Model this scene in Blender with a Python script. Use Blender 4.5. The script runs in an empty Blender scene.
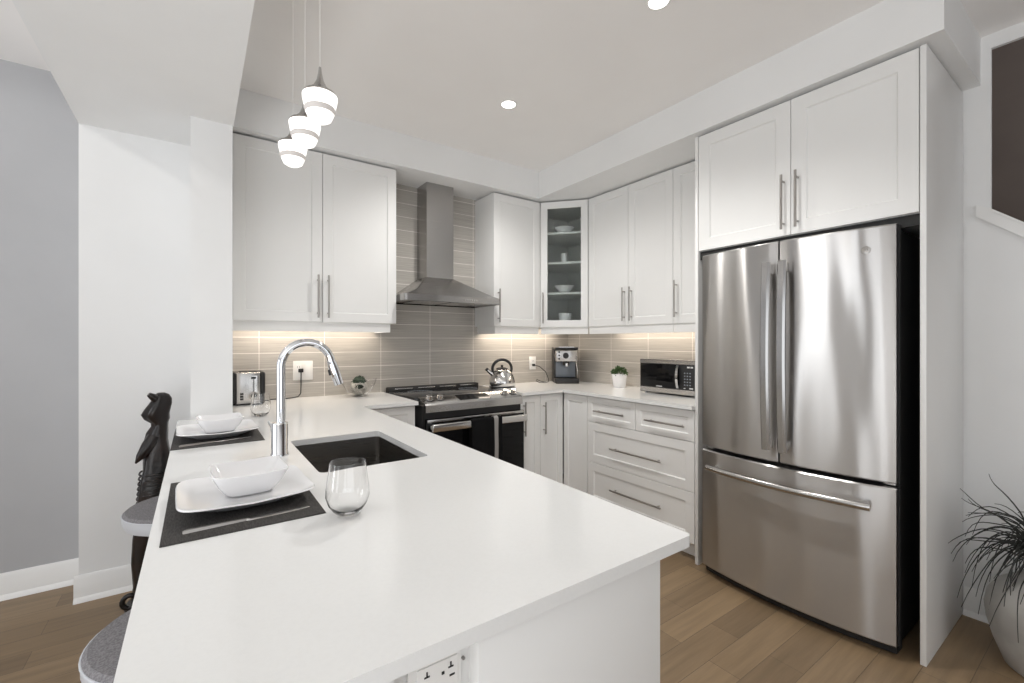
import bpy, bmesh, math, random
from mathutils import Vector, Matrix
R = math.radians
random.seed(7)
SC = bpy.context.scene
COL = SC.collection

# ------------------------------------------------------------------ camera, sky, lights, exposure
EYE = 1.288
YAW = 0.614
cam_d = bpy.data.cameras.new('camera')
cam_d.sensor_width = 36.0
cam_d.lens = 446.9 / 1024 * 36.0
cam_d.clip_start = 0.02
cam = bpy.data.objects.new('camera', cam_d)
cam.location = (0, 0, EYE)
cam.rotation_euler = (R(90), 0, -YAW)
COL.objects.link(cam)
SC.camera = cam

world = bpy.data.worlds.new('sky')
SC.world = world
world.use_nodes = True
bg = world.node_tree.nodes['Background']
bg.inputs['Color'].default_value = (0.93, 0.96, 1.0, 1)
bg.inputs['Strength'].default_value = 1.15

SC.view_settings.view_transform = 'Standard'
SC.view_settings.look = 'None'
SC.view_settings.gamma = 1.0
SC.view_settings.use_curve_mapping = False
SC.view_settings.exposure = -0.12
SC.cycles.max_bounces = 10
SC.cycles.diffuse_bounces = 6
SC.cycles.glossy_bounces = 6
SC.cycles.transmission_bounces = 10
SC.cycles.sample_clamp_indirect = 4.0


def area(name, loc, rot, sx, sy, power, color=(1, 1, 1), spread=None):
    d = bpy.data.lights.new(name, 'AREA')
    d.shape = 'RECTANGLE'
    d.size = sx
    d.size_y = sy
    d.energy = power
    d.color = color
    if spread:
        d.spread = spread
    o = bpy.data.objects.new(name, d)
    o.location = loc
    o.rotation_euler = rot
    COL.objects.link(o)
    return o


DAY = (0.93, 0.965, 1.0)
# daylight entering through the window openings (room side of each opening), then two lights without one
area('daylight_patio', (0.3, -3.70, 1.25), (R(112), 0, 0), 3.0, 2.1, 16, DAY)
area('daylight_patio_side', (-2.4, -3.70, 1.25), (R(100), 0, 0), 1.4, 2.1, 10, DAY)
area('daylight_side_window', (-4.14, 1.92, 1.35), (R(96), 0, R(-90)), .95, 2.1, 26, DAY)
area('daylight_front_side_window', (-4.14, -.33, 1.35), (R(96), 0, R(-90)), 1.0, 2.1, 10, DAY)
area('added_uplight_fill', (-1.9, -.9, .30), (R(180), 0, 0), 2.0, 2.6, 118, (.965, .985, 1))  # added upward-facing area light that brightens the ceiling and beam
area('stairwell_top_light', (3.6, -0.8, 4.70), (0, 0, 0), 0.8, 1.4, 22, DAY)  # area light under the closed stairwell ceiling, no window there


# ------------------------------------------------------------------ mesh helper
class MB:
    def __init__(s):
        s.b = bmesh.new()

    def _add(s, verts, faces):
        vs = [s.b.verts.new(v) for v in verts]
        out = []
        for f in faces:
            try:
                out.append(s.b.faces.new([vs[i] for i in f]))
            except ValueError:
                pass
        return vs, out

    def box(s, x0, x1, y0, y1, z0, z1, bv=0.0, seg=2, vert_only=False):
        v = [(x, y, z) for x in (x0, x1) for y in (y0, y1) for z in (z0, z1)]
        f = [(0, 1, 3, 2), (4, 6, 7, 5), (0, 4, 5, 1), (2, 3, 7, 6), (0, 2, 6, 4), (1, 5, 7, 3)]
        vs, fs = s._add(v, f)
        if bv > 0:
            es = set(e for q in fs for e in q.edges)
            if vert_only:
                es = [e for e in es if abs(e.verts[0].co.z - e.verts[1].co.z) > 1e-6]
            bmesh.ops.bevel(s.b, geom=list(es), offset=bv, segments=seg, affect='EDGES', profile=0.5)
        return s

    def prism(s, poly, axis, a0, a1):
        """poly: 2-D points; axis: extrusion axis; remaining axes in xyz order"""
        def P(p, a):
            if axis == 'x': return (a, p[0], p[1])
            if axis == 'y': return (p[0], a, p[1])
            return (p[0], p[1], a)
        n = len(poly)
        v = [P(p, a0) for p in poly] + [P(p, a1) for p in poly]
        f = [tuple(range(n)), tuple(range(2 * n - 1, n - 1, -1))]
        f += [(i, (i + 1) % n, n + (i + 1) % n, n + i) for i in range(n)]
        s._add(v, f)
        return s

    def tube(s, pts, r, seg=10, cap=True):
        pts = [Vector(p) for p in pts]
        rr = r if isinstance(r, (list, tuple)) else [r] * len(pts)
        rings = []
        up = None
        for i, p in enumerate(pts):
            t = (pts[min(i + 1, len(pts) - 1)] - pts[max(i - 1, 0)]).normalized()
            if up is None:
                up = Vector((0, 0, 1)) if abs(t.z) < 0.9 else Vector((1, 0, 0))
            a = t.cross(up)
            if a.length < 1e-5:
                a = t.cross(Vector((0, 1, 0)))
            a.normalize()
            b = t.cross(a).normalized()
            up = -b if (-b).dot(up) > 0 else b
            rings.append([s.b.verts.new(p + rr[i] * (math.cos(k * 2 * math.pi / seg) * a + math.sin(k * 2 * math.pi / seg) * b)) for k in range(seg)])
        for i in range(len(rings) - 1):
            A, B = rings[i], rings[i + 1]
            for k in range(seg):
                s.b.faces.new((A[k], A[(k + 1) % seg], B[(k + 1) % seg], B[k]))
        if cap:
            s.b.faces.new(rings[0][::-1])
            s.b.faces.new(rings[-1])
        return s

    def cyl(s, p0, p1, r, seg=20):
        return s.tube([p0, p1], r, seg)

    def lathe(s, prof, c=(0, 0, 0), seg=32, sx=1.0, sy=1.0, cap=True):
        rings = []
        for (r, z) in prof:
            if r < 1e-6:
                rings.append([s.b.verts.new((c[0], c[1], c[2] + z))])
            else:
                rings.append([s.b.verts.new((c[0] + sx * r * math.cos(2 * math.pi * k / seg), c[1] + sy * r * math.sin(2 * math.pi * k / seg), c[2] + z)) for k in range(seg)])
        for A, B in zip(rings, rings[1:]):
            if len(A) == 1 and len(B) == 1:
                continue
            for k in range(seg):
                k2 = (k + 1) % seg
                if len(A) == 1:
                    s.b.faces.new((A[0], B[k2], B[k]))
                elif len(B) == 1:
                    s.b.faces.new((A[k], A[k2], B[0]))
                else:
                    s.b.faces.new((A[k], A[k2], B[k2], B[k]))
        if cap:
            if len(rings[0]) > 1: s.b.faces.new(rings[0][::-1])
            if len(rings[-1]) > 1: s.b.faces.new(rings[-1])
        return s

    def loft(s, rings, cap=True):
        """rings: lists of equal-length closed point loops"""
        R_ = [[s.b.verts.new(p) for p in r] for r in rings]
        n = len(R_[0])
        for A, B in zip(R_, R_[1:]):
            for k in range(n):
                s.b.faces.new((A[k], A[(k + 1) % n], B[(k + 1) % n], B[k]))
        if cap:
            s.b.faces.new(R_[0][::-1])
            s.b.faces.new(R_[-1])
        return s

    def xform(s, m):
        bmesh.ops.transform(s.b, matrix=m, verts=s.b.verts)
        return s

    def build(s, name, mat, parent=None, sharp=32):
        bmesh.ops.recalc_face_normals(s.b, faces=s.b.faces)
        org = Vector(parent['_org']) if parent is not None else Vector((0, 0, 0))
        if parent is not None:
            bmesh.ops.translate(s.b, vec=-org, verts=s.b.verts)
        me = bpy.data.meshes.new(name)
        s.b.to_mesh(me)
        s.b.free()
        for p in me.polygons:
            p.use_smooth = True
        me.set_sharp_from_angle(angle=R(sharp))
        me.materials.append(mat)
        o = bpy.data.objects.new(name, me)
        COL.objects.link(o)
        o['_org'] = tuple(org)
        if parent is not None:
            o.parent = parent
        return o


def thing(name, label, cat, loc=(0, 0, 0), group=None):
    """Empty at the thing's base; parts are given in world coordinates and moved under it"""
    o = bpy.data.objects.new(name, None)
    o.empty_display_size = 0.05
    o.location = loc
    o['_org'] = tuple(loc)
    o['label'] = label
    o['category'] = cat
    if group: o['group'] = group
    COL.objects.link(o)
    return o


def tag(o, label, cat, group=None):
    o['label'] = label
    o['category'] = cat
    if group: o['group'] = group
    return o


def recentre(o, loc):
    """give a one-mesh thing its origin at its base"""
    o.data.transform(Matrix.Translation(-Vector(loc)))
    o.location = loc
    o['_org'] = tuple(loc)
    return o


def struct(o):
    o['kind'] = 'structure'
    return o


def copy_tree(o, parent=None):
    c = o.copy()
    COL.objects.link(c)
    if parent is not None:
        c.parent = parent
    for ch in [q for q in bpy.data.objects if q.parent == o]:
        copy_tree(ch, c)
    return c


# ------------------------------------------------------------------ materials
def mat(name, col, rough=0.5, metal=0.0, spec=0.5, coat=0.0, **kw):
    m = bpy.data.materials.new(name)
    m.use_nodes = True
    p = m.node_tree.nodes['Principled BSDF']
    p.inputs['Base Color'].default_value = (*col, 1)
    p.inputs['Roughness'].default_value = rough
    p.inputs['Metallic'].default_value = metal
    p.inputs['Specular IOR Level'].default_value = spec
    p.inputs['Coat Weight'].default_value = coat
    for k, v in kw.items():
        p.inputs[k].default_value = v
    return m


def nodes(m):
    nt = m.node_tree
    return nt, nt.nodes, nt.links, nt.nodes['Principled BSDF']


def noise_mix(m, c1, c2, scale, stretch=(1, 1, 1), detail=4, lo=0.35, hi=0.65, bump=0.0, bdist=0.002):
    nt, N, L, P = nodes(m)
    tc = N.new('ShaderNodeTexCoord')
    mp = N.new('ShaderNodeMapping')
    mp.inputs['Scale'].default_value = stretch
    L.new(tc.outputs['Object'], mp.inputs['Vector'])
    nz = N.new('ShaderNodeTexNoise')
    nz.inputs['Scale'].default_value = scale
    nz.inputs['Detail'].default_value = detail
    L.new(mp.outputs['Vector'], nz.inputs['Vector'])
    cr = N.new('ShaderNodeValToRGB')
    cr.color_ramp.elements[0].position = lo
    cr.color_ramp.elements[0].color = (*c1, 1)
    cr.color_ramp.elements[1].position = hi
    cr.color_ramp.elements[1].color = (*c2, 1)
    L.new(nz.outputs['Fac'], cr.inputs['Fac'])
    L.new(cr.outputs['Color'], P.inputs['Base Color'])
    if bump:
        bp = N.new('ShaderNodeBump')
        bp.inputs['Strength'].default_value = bump
        bp.inputs['Distance'].default_value = bdist
        L.new(nz.outputs['Fac'], bp.inputs['Height'])
        L.new(bp.outputs['Normal'], P.inputs['Normal'])
    return m


def glass_mat(name, col=(1, 1, 1), rough=0.0, ior=1.45):
    m = bpy.data.materials.new(name)
    m.use_nodes = True
    nt, N, L, P = nodes(m)
    P.inputs['Base Color'].default_value = (*col, 1)
    P.inputs['Roughness'].default_value = rough
    P.inputs['IOR'].default_value = ior
    P.inputs['Transmission Weight'].default_value = 1.0
    return m


M_wall = noise_mix(mat('white_wall_paint', (0.8, 0.8, 0.79), 0.6, spec=0.25), (0.815, 0.82, 0.82), (0.835, 0.84, 0.84), 3)
M_grey = noise_mix(mat('grey_wall_paint', (0.4, 0.4, 0.41), 0.6, spec=0.25), (0.45, 0.455, 0.47), (0.47, 0.475, 0.49), 3)
M_ceil = noise_mix(mat('ceiling_paint', (0.8, 0.79, 0.78), 0.75, spec=0.15), (0.885, 0.872, 0.862), (0.90, 0.888, 0.878), 3)
M_trim = mat('trim_paint', (0.84, 0.84, 0.83), 0.35)
M_stair = noise_mix(mat('stairwell_paint', (0.2, 0.17, 0.15), 0.7, spec=0.2), (0.17, 0.14, 0.125), (0.2, 0.165, 0.145), 2)
M_cab = noise_mix(mat('white_cabinet_lacquer', (0.8, 0.79, 0.77), 0.33), (0.79, 0.79, 0.78), (0.81, 0.81, 0.80), 2)
M_cabin = mat('cabinet_interior', (0.8, 0.8, 0.78), 0.6)
M_quartz = noise_mix(mat('white_quartz', (0.8, 0.79, 0.77), 0.12, coat=0.0), (0.775, 0.78, 0.775), (0.79, 0.795, 0.79), 160, lo=0.3, hi=0.6)
M_nickel = mat('brushed_nickel', (0.42, 0.40, 0.38), 0.3, 1.0)
M_chrome = mat('polished_chrome', (0.78, 0.79, 0.81), 0.06, 1.0)
M_black = mat('black_plastic', (0.012, 0.012, 0.013), 0.35)
M_matblack = mat('matt_black', (0.01, 0.01, 0.01), 0.6)
M_blkglass = mat('black_glass', (0.004, 0.004, 0.0045), 0.06, spec=0.22)
M_cooktop = mat('ceramic_cooktop_glass', (0.02, 0.02, 0.021), 0.07)
M_porc = mat('white_porcelain', (0.84, 0.84, 0.85), 0.12, coat=0.3)
M_glass = glass_mat('clear_glass')
M_thin = glass_mat('thin_blown_glass', ior=1.15)
M_rglass = None
M_plate = mat('white_plastic_plate', (0.82, 0.81, 0.79), 0.35)
M_seatfab = noise_mix(mat('grey_seat_fabric', (0.2, 0.19, 0.2), 0.85), (0.16, 0.155, 0.165), (0.27, 0.26, 0.27), 260, detail=2, bump=0.3)
M_seatside = mat('light_grey_vinyl', (0.6, 0.62, 0.66), 0.3)
M_statue = noise_mix(mat('carved_dark_wood', (0.02, 0.012, 0.009), 0.28, spec=0.5), (0.003, 0.0025, 0.0025), (0.014, 0.006, 0.004), 7, (1, 1, 1.6), bump=0.5, bdist=0.01)
M_mat = noise_mix(mat('woven_black_placemat', (0.03, 0.027, 0.025), 0.7), (0.018, 0.016, 0.015), (0.05, 0.046, 0.043), 500, (1, 0.15, 1), detail=1, bump=0.4)
M_vase = noise_mix(mat('rough_stone_ceramic', (0.4, 0.39, 0.37), 0.75), (0.33, 0.32, 0.3), (0.5, 0.49, 0.47), 5, detail=6, bump=0.3, bdist=0.004)
M_blade = noise_mix(mat('dark_grass_blade', (0.03, 0.035, 0.03), 0.6), (0.006, 0.007, 0.006), (0.03, 0.032, 0.028), 20)
M_leaf = noise_mix(mat('green_leaf', (0.04, 0.09, 0.03), 0.55), (0.015, 0.04, 0.012), (0.09, 0.17, 0.05), 60)
M_moss = noise_mix(mat('dark_moss', (0.02, 0.04, 0.02), 0.9), (0.008, 0.012, 0.01), (0.04, 0.07, 0.04), 120, bump=1, bdist=0.004)
M_vine = mat('pale_woven_twig', (0.5, 0.48, 0.43), 0.4)
M_towel = noise_mix(mat('black_towel_cloth', (0.005, 0.005, 0.005), 0.9, spec=.15), (0.003, 0.003, 0.0035), (0.008, 0.008, 0.009), 300, bump=0.3)
M_stripe = mat('grey_towel_stripe', (0.3, 0.29, 0.28), 0.9)
M_screen = mat('display_grey', (0.25, 0.27, 0.3), 0.2)
M_print = mat('white_print', (0.7, 0.7, 0.7), 0.5)
M_tank = mat('smoky_drip_cup_plastic', (0.13, 0.15, 0.18), 0.2)


def emis(name, col, strength):
    m = bpy.data.materials.new(name)
    m.use_nodes = True
    nt, N, L, P = nodes(m)
    P.inputs['Base Color'].default_value = (*col, 1)
    P.inputs['Emission Color'].default_value = (*col, 1)
    P.inputs['Emission Strength'].default_value = strength
    return m


M_lamp = emis('lit_diffuser', (1, 0.96, 0.9), 12)
M_pglass = emis('lit_opal_glass', (1, 0.97, 0.94), 1.25)
M_pband = emis('lit_opal_ridge', (0.55, 0.52, 0.50), 0.35)


def steel(name, col=(0.56, 0.55, 0.54), rough=0.22, aniso=0.75, wave=0.0, rot=0.25, axis='Z'):
    """brushed stainless; wave: gentle oil-canning across the sheet"""
    m = mat(name, col, rough, 1.0)
    nt, N, L, P = nodes(m)
    P.inputs['Anisotropic'].default_value = aniso
    P.inputs['Anisotropic Rotation'].default_value = rot
    tg = N.new('ShaderNodeTangent')
    tg.direction_type = 'RADIAL'
    tg.axis = axis
    L.new(tg.outputs['Tangent'], P.inputs['Tangent'])
    tc = N.new('ShaderNodeTexCoord')
    mp = N.new('ShaderNodeMapping')
    mp.inputs['Scale'].default_value = (1, 1, 90)
    L.new(tc.outputs['Object'], mp.inputs['Vector'])
    nz = N.new('ShaderNodeTexNoise')
    nz.inputs['Scale'].default_value = 6
    nz.inputs['Detail'].default_value = 3
    L.new(mp.outputs['Vector'], nz.inputs['Vector'])
    mr = N.new('ShaderNodeMapRange')
    mr.inputs['To Min'].default_value = rough * 0.85
    mr.inputs['To Max'].default_value = rough * 1.2
    L.new(nz.outputs['Fac'], mr.inputs['Value'])
    L.new(mr.outputs['Result'], P.inputs['Roughness'])
    if wave:
        mp2 = N.new('ShaderNodeMapping')
        mp2.inputs['Scale'].default_value = (1, 1, 0.16)
        L.new(tc.outputs['Object'], mp2.inputs['Vector'])
        n2 = N.new('ShaderNodeTexNoise')
        n2.inputs['Scale'].default_value = 5.5
        n2.inputs['Detail'].default_value = 0.5
        L.new(mp2.outputs['Vector'], n2.inputs['Vector'])
        bp = N.new('ShaderNodeBump')
        bp.inputs['Strength'].default_value = 1.0
        bp.inputs['Distance'].default_value = wave
        L.new(n2.outputs['Fac'], bp.inputs['Height'])
        L.new(bp.outputs['Normal'], P.inputs['Normal'])
    return m


M_steel = steel('brushed_stainless')
M_fridge = steel('fridge_stainless', (0.56, 0.55, 0.54), 0.30, 0.95, wave=0.03)
M_hood = steel('hood_stainless', (0.42, 0.41, 0.40), 0.25, 0.5)
M_sink = steel('sink_stainless', (0.30, 0.285, 0.27), 0.28, 0.3)
M_fhandle = mat('satin_handle_steel', (0.50, 0.49, 0.48), 0.2, 1.0)
M_smooth = mat('polished_stainless', (0.66, 0.65, 0.64), 0.14, 1.0)


def brick_mat(name, u, v, u0, v0, bw, rh, mortar, c1, c2, cm, offset, rough, streak):
    m = mat(name, c1, rough)
    nt, N, L, P = nodes(m)
    tc = N.new('ShaderNodeTexCoord')
    sp = N.new('ShaderNodeSeparateXYZ')
    L.new(tc.outputs['Object'], sp.inputs[0])
    cb = N.new('ShaderNodeCombineXYZ')
    L.new(sp.outputs[u], cb.inputs[0])
    L.new(sp.outputs[v], cb.inputs[1])
    mp = N.new('ShaderNodeMapping')
    mp.inputs['Location'].default_value = (-u0, -v0, 0)
    L.new(cb.outputs[0], mp.inputs['Vector'])
    br = N.new('ShaderNodeTexBrick')
    br.offset = offset
    br.squash = 1.0
    br.inputs['Scale'].default_value = 1.0
    br.inputs['Brick Width'].default_value = bw
    br.inputs['Row Height'].default_value = rh
    br.inputs['Mortar Size'].default_value = mortar
    br.inputs['Mortar Smooth'].default_value = 0.1
    br.inputs['Bias'].default_value = 0.0
    br.inputs['Color1'].default_value = (*c1, 1)
    br.inputs['Color2'].default_value = (*c2, 1)
    br.inputs['Mortar'].default_value = (*cm, 1)
    L.new(mp.outputs['Vector'], br.inputs['Vector'])
    mp2 = N.new('ShaderNodeMapping')
    mp2.inputs['Scale'].default_value = streak
    L.new(cb.outputs[0], mp2.inputs['Vector'])
    nz = N.new('ShaderNodeTexNoise')
    nz.inputs['Scale'].default_value = 1.0
    nz.inputs['Detail'].default_value = 5
    nz.inputs['Roughness'].default_value = 0.6
    L.new(mp2.outputs['Vector'], nz.inputs['Vector'])
    mr = N.new('ShaderNodeMapRange')
    mr.inputs['From Min'].default_value = 0.25
    mr.inputs['From Max'].default_value = 0.75
    mr.inputs['To Min'].default_value = 0.8
    mr.inputs['To Max'].default_value = 1.2
    L.new(nz.outputs['Fac'], mr.inputs['Value'])
    mx = N.new('ShaderNodeMix')
    mx.data_type = 'RGBA'
    mx.blend_type = 'MULTIPLY'
    mx.inputs['Factor'].default_value = 1.0
    L.new(br.outputs['Color'], mx.inputs['A'])
    L.new(mr.outputs['Result'], mx.inputs['B'])
    L.new(mx.outputs['Result'], P.inputs['Base Color'])
    bp = N.new('ShaderNodeBump')
    bp.inputs['Strength'].default_value = 0.4
    bp.inputs['Distance'].default_value = 0.0015
    bp.invert = True
    L.new(br.outputs['Fac'], bp.inputs['Height'])
    L.new(bp.outputs['Normal'], P.inputs['Normal'])
    return m


TILE1, TILE2, GROUT = (0.44, 0.415, 0.38), (0.47, 0.445, 0.41), (0.78, 0.75, 0.71)
M_tile_b = brick_mat('taupe_stacked_tile_back', 0, 2, 0.324 - 3.94, 1.008 - 1.025, 0.394, 0.1025, 0.0022, TILE1, TILE2, GROUT, 0.0, 0.22, (3, 160, 1))
M_tile_r = brick_mat('taupe_stacked_tile_right', 1, 2, 3.10 - 3.94, 1.008 - 1.025, 0.394, 0.1025, 0.0022, TILE1, TILE2, GROUT, 0.0, 0.22, (3, 160, 1))
M_floor = brick_mat('brown_oak_planks', 0, 1, -8, -8, 0.62, 0.127, 0.0012, (0.20, 0.138, 0.080), (0.285, 0.198, 0.114), (0.14, 0.098, 0.060), 0.37, 0.45, (2.2, 30, 1))

# wavy rain glass for the corner cabinet
M_rglass = glass_mat('rain_glass', (0.93, 0.97, 0.955), 0.08, 1.25)
nt, N, L, P = nodes(M_rglass)
_tc = N.new('ShaderNodeTexCoord')
_v = N.new('ShaderNodeTexVoronoi')
_v.inputs['Scale'].default_value = 90
_b = N.new('ShaderNodeBump')
_b.inputs['Strength'].default_value = 0.35
_b.inputs['Distance'].default_value = 0.002
L.new(_tc.outputs['Object'], _v.inputs['Vector'])
L.new(_v.outputs['Distance'], _b.inputs['Height'])
L.new(_b.outputs['Normal'], P.inputs['Normal'])

# ------------------------------------------------------------------ room shell
YB, XR, ZC, ZS, ZB = 3.27, 2.98, 2.70, 2.479, 2.37
XL_, YF = -4.2, -3.8
XS_, YS_ = 4.15, -3.8
struct(MB().box(XL_ - .1, XS_ + .1, YF - .1, YB + .15, -0.1, 0).build('floor', M_floor))
struct(MB().box(XL_ - .1, XR + .02, YF - .1, YB + .15, ZC, ZC + 0.1).box(XR, XS_ + .1, YF - .1, YB + .12, 4.8, 4.9).box(XR, XR + .02, YF - .1, YB + .12, ZC + .1, 4.8).build('ceiling', M_ceil))
struct(MB().box(-0.48, XR + .1, YB, YB + .12, 0, ZC).build('wall_back', M_wall))
struct(MB().box(XL_ - .1, -0.48, YB + .03, YB + .15, 0, ZC).build('wall_dining', M_grey))
# thin tile skins on the kitchen walls
struct(MB().box(0.15, XR, YB - .008, YB, 0.914, ZS).build('wall_backsplash_back', M_tile_b))
struct(MB().box(XR - .008, XR, 1.505, YB - .008, 0.914, 1.42).build('wall_backsplash_right', M_tile_r))
# pillar beside the peninsula: wide shallow pier plus projecting stub
struct(MB().prism([(-.48, 3.05), (-.026, 3.05), (-.026, 2.64), (.146, 2.64), (.146, YB), (-.026, YB), (-.48, YB)], 'z', 0, ZB).build('wall_pillar', M_wall))
struct(MB().box(-.48, .15, -1.2, YB, ZB, ZC).build('trim_1', M_wall))
# soffit above the cabinets, L shaped
struct(MB().prism([(.15, 2.91), (2.326, 2.91), (2.326, .443), (XR, .443), (XR, YB), (.15, YB)], 'z', ZS, ZC).build('trim_2', M_wall))
# right wall with a sloping half wall beside the stairs
def capz(y): return 1.885 - .85 * (.41 - y)
struct(MB().prism([(YB + .12, 0), (YB + .12, ZC), (YF, ZC), (YF, 2.635), (.41, 2.635), (.41, capz(.41)), (-1.5, capz(-1.5)), (YF, capz(-1.5)), (YF, 0)], 'x', XR, XR + .02).build('wall_right', M_wall))
struct(MB().prism([(.455, capz(.455) + .0), (.455, capz(.455) - .055), (-1.5, capz(-1.5) - .055), (-1.5, capz(-1.5)), (.41, capz(.41) + .01)], 'x', XR - .02, XR).prism([(.41, capz(.41) + .012), (.41, capz(.41)), (-1.5, capz(-1.5)), (-1.5, capz(-1.5) + .012)], 'x', XR - .025, XR + .10).build('trim_3', M_trim))
struct(MB().box(XS_, XS_ + .1, YF - .1, YB + .12, 0, 4.8).box(XR + .02, XS_, .9, 1.0, 0, 4.8).box(XR + .02, XS_, YF - .1, YF - .002, ZC, 4.8).build('wall_stairwell', M_stair))
# wall behind the camera, with patio door opening; wall at left, with two windows
def wall_with_holes(axis, pos, thick, a0, a1, holes, name):
    m = MB()
    xs = a0
    for (h0, h1, z0, z1) in holes:
        m_box(m, axis, pos, thick, xs, h0, 0, ZC)
        if z0 > 0: m_box(m, axis, pos, thick, h0, h1, 0, z0)
        m_box(m, axis, pos, thick, h0, h1, z1, ZC)
        xs = h1
    m_box(m, axis, pos, thick, xs, a1, 0, ZC)
    return struct(m.build(name, M_grey))
def m_box(m, axis, pos, t, a, b, z0, z1):
    if axis == 'y': m.box(a, b, pos, pos + t, z0, z1)
    else: m.box(pos, pos + t, a, b, z0, z1)
wall_with_holes('y', YF - .1, .1, XL_, XS_, [(-3.1, -1.7, 0.1, 2.35), (-1.3, 1.9, 0.1, 2.35)], 'wall_front')
wall_with_holes('x', XL_ - .1, .1, YF, YB + .03, [(-.85, .20, .25, 2.45), (1.45, 2.40, .25, 2.45)], 'wall_left')
for i, (axis, a0, a1, z0, z1) in enumerate([('y', -1.3, 1.9, .1, 2.35), ('y', -3.1, -1.7, .1, 2.35), ('x', -.85, .20, .25, 2.45), ('x', 1.45, 2.40, .25, 2.45)]):
    m = MB()
    pos = YF - .07 if axis == 'y' else XL_ - .07
    n = 3 if a1 - a0 > 3 else 2 if axis == 'y' else 1
    for k in range(n + 1):
        c = a0 + (a1 - a0) * k / n
        c = min(max(c, a0 + .025), a1 - .025)
        m_box(m, axis, pos, .04, c - .025, c + .025, z0, z1)
    m_box(m, axis, pos, .04, a0, a1, z0, z0 + .05)
    m_box(m, axis, pos, .04, a0, a1, z1 - .05, z1)
    struct(m.build('window_%d' % (i + 1), M_trim))

# baseboards
def bb(name, pts, horiz):
    """pts: start, end along the wall; horiz: 'x' wall facing -Y at y=pos, 'y' wall facing -X at x=pos"""
    a0, a1, pos = pts
    prof = [(0, 0), (-.016, 0), (-.016, .085), (-.011, .098), (-.011, .112), (-.004, .128), (0, .128)]
    shoe = [(-.016, 0), (-.030, 0), (-.028, .012), (-.020, .022), (-.016, .024)]
    m = MB()
    for pr in (prof, shoe):
        if horiz == 'x':
            m.prism([(pos + p[0], p[1]) for p in pr], 'x', a0, a1)
        else:
            m.prism([(pos + p[0], p[1]) for p in pr], 'y', a0, a1)
    return struct(m.build(name, M_trim))
bb('baseboard_dining', (XL_, -.48, YB + .03), 'x')
bb('baseboard_pillar', (-.496, -.026, 3.05), 'x')
bb('baseboard_right', (YF, .4985, XR), 'y')

# ------------------------------------------------------------------ cabinet parts
def shaker(m, T, w, h, t=.02, rail=.058, rec=.007, open_=False):
    """door slab; T(u,v,n) maps local to world; n grows outward"""
    c = .0015
    def rect(d, n): return [T(d, d, n), T(w - d, d, n), T(w - d, h - d, n), T(d, h - d, n)]
    if not open_:
        m.loft([rect(0, 0), rect(0, t - c), rect(c, t), rect(rail, t), rect(rail + .006, t - rec)])
    else:
        m.loft([rect(rail, 0), rect(0, 0), rect(0, t - c), rect(c, t), rect(rail, t), rect(rail, 0)], cap=False)
        bmesh.ops.remove_doubles(m.b, verts=m.b.verts, dist=1e-5)
    return m


def bar_handle(p0, p1, nrm, parent, r=.006, off=.032, name='handle', material=None):
    p0, p1, nrm = Vector(p0), Vector(p1), Vector(nrm)
    d = (p1 - p0).normalized()
    m = MB()
    m.tube([p0 + nrm * off, p1 + nrm * off], r, 12)
    for q in (p0 + d * .03, p1 - d * .03):
        m.tube([q, q + nrm * off], r * .75, 8)
    return m.build(name, material or M_nickel, parent)


def TY(x, y, z):   # front facing -Y, u along +X
    return lambda u, v, n: (x + u, y - n, z + v)


def TX(x, y, z):   # front facing -X, u along -Y from y (far end)
    return lambda u, v, n: (x - n, y - u, z + v)


G = .0015
def door_y(parent, x0, x1, yf, z0, z1, handle=None, name='door', hz=None, rail=.058):
    d = shaker(MB(), TY(x0 + G, yf + .02, z0 + G), x1 - x0 - 2 * G, z1 - z0 - 2 * G, rail=rail).build(name, M_cab, parent)
    if handle is not None:
        bar_handle((handle, yf, hz[0]), (handle, yf, hz[1]), (0, -1, 0), d)
    return d


def door_x(parent, y1, y0, xf, z0, z1, handle=None, name='door', hz=None, rail=.058, hh=None):
    d = shaker(MB(), TX(xf + .02, y1 - G, z0 + G), y1 - y0 - 2 * G, z1 - z0 - 2 * G, rail=rail).build(name, M_cab, parent)
    if handle is not None:
        bar_handle((xf, handle, hz[0]), (xf, handle, hz[1]), (-1, 0, 0), d)
    if hh is not None:
        bar_handle((xf, hh[0], hh[2]), (xf, hh[1], hh[2]), (-1, 0, 0), d)
    return d


ZT, ZU, ZR = 2.4666, 1.409, 1.35
# --- upper cabinet left of the hood
c = thing('upper_cabinet', 'wide white double door wall cabinet left of the range hood', 'cabinet', (.642, 3.12, ZU))
MB().box(.153, 1.118, 2.987, 3.262, ZU + .002, ZT).build('body', M_cab, c)
door_y(c, .164, .642, 2.966, ZU, ZT, .612, hz=(1.435, 1.70))
door_y(c, .642, 1.120, 2.966, ZU, ZT, .672, hz=(1.435, 1.70))
MB().box(.153, 1.083, 2.985, 3.005, ZR, ZU + .002).box(1.063, 1.083, 3.005, 3.262, ZR, ZU + .002).build('light_rail', M_cab, c)
# --- upper cabinet right of the hood
c = thing('upper_cabinet', 'narrow white single door wall cabinet between range hood and glass corner cabinet', 'cabinet', (2.14, 3.12, ZU))
MB().box(1.917, 2.379, 2.987, 3.262, ZU + .002, ZT).build('body', M_cab, c)
door_y(c, 1.915, 2.381, 2.966, ZU, ZT, 1.954, hz=(1.44, 1.705))
MB().box(1.937, 2.381, 2.985, 3.005, ZR, ZU + .002).box(1.937, 1.957, 3.005, 3.262, ZR, ZU + .002).build('light_rail', M_cab, c)
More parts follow.
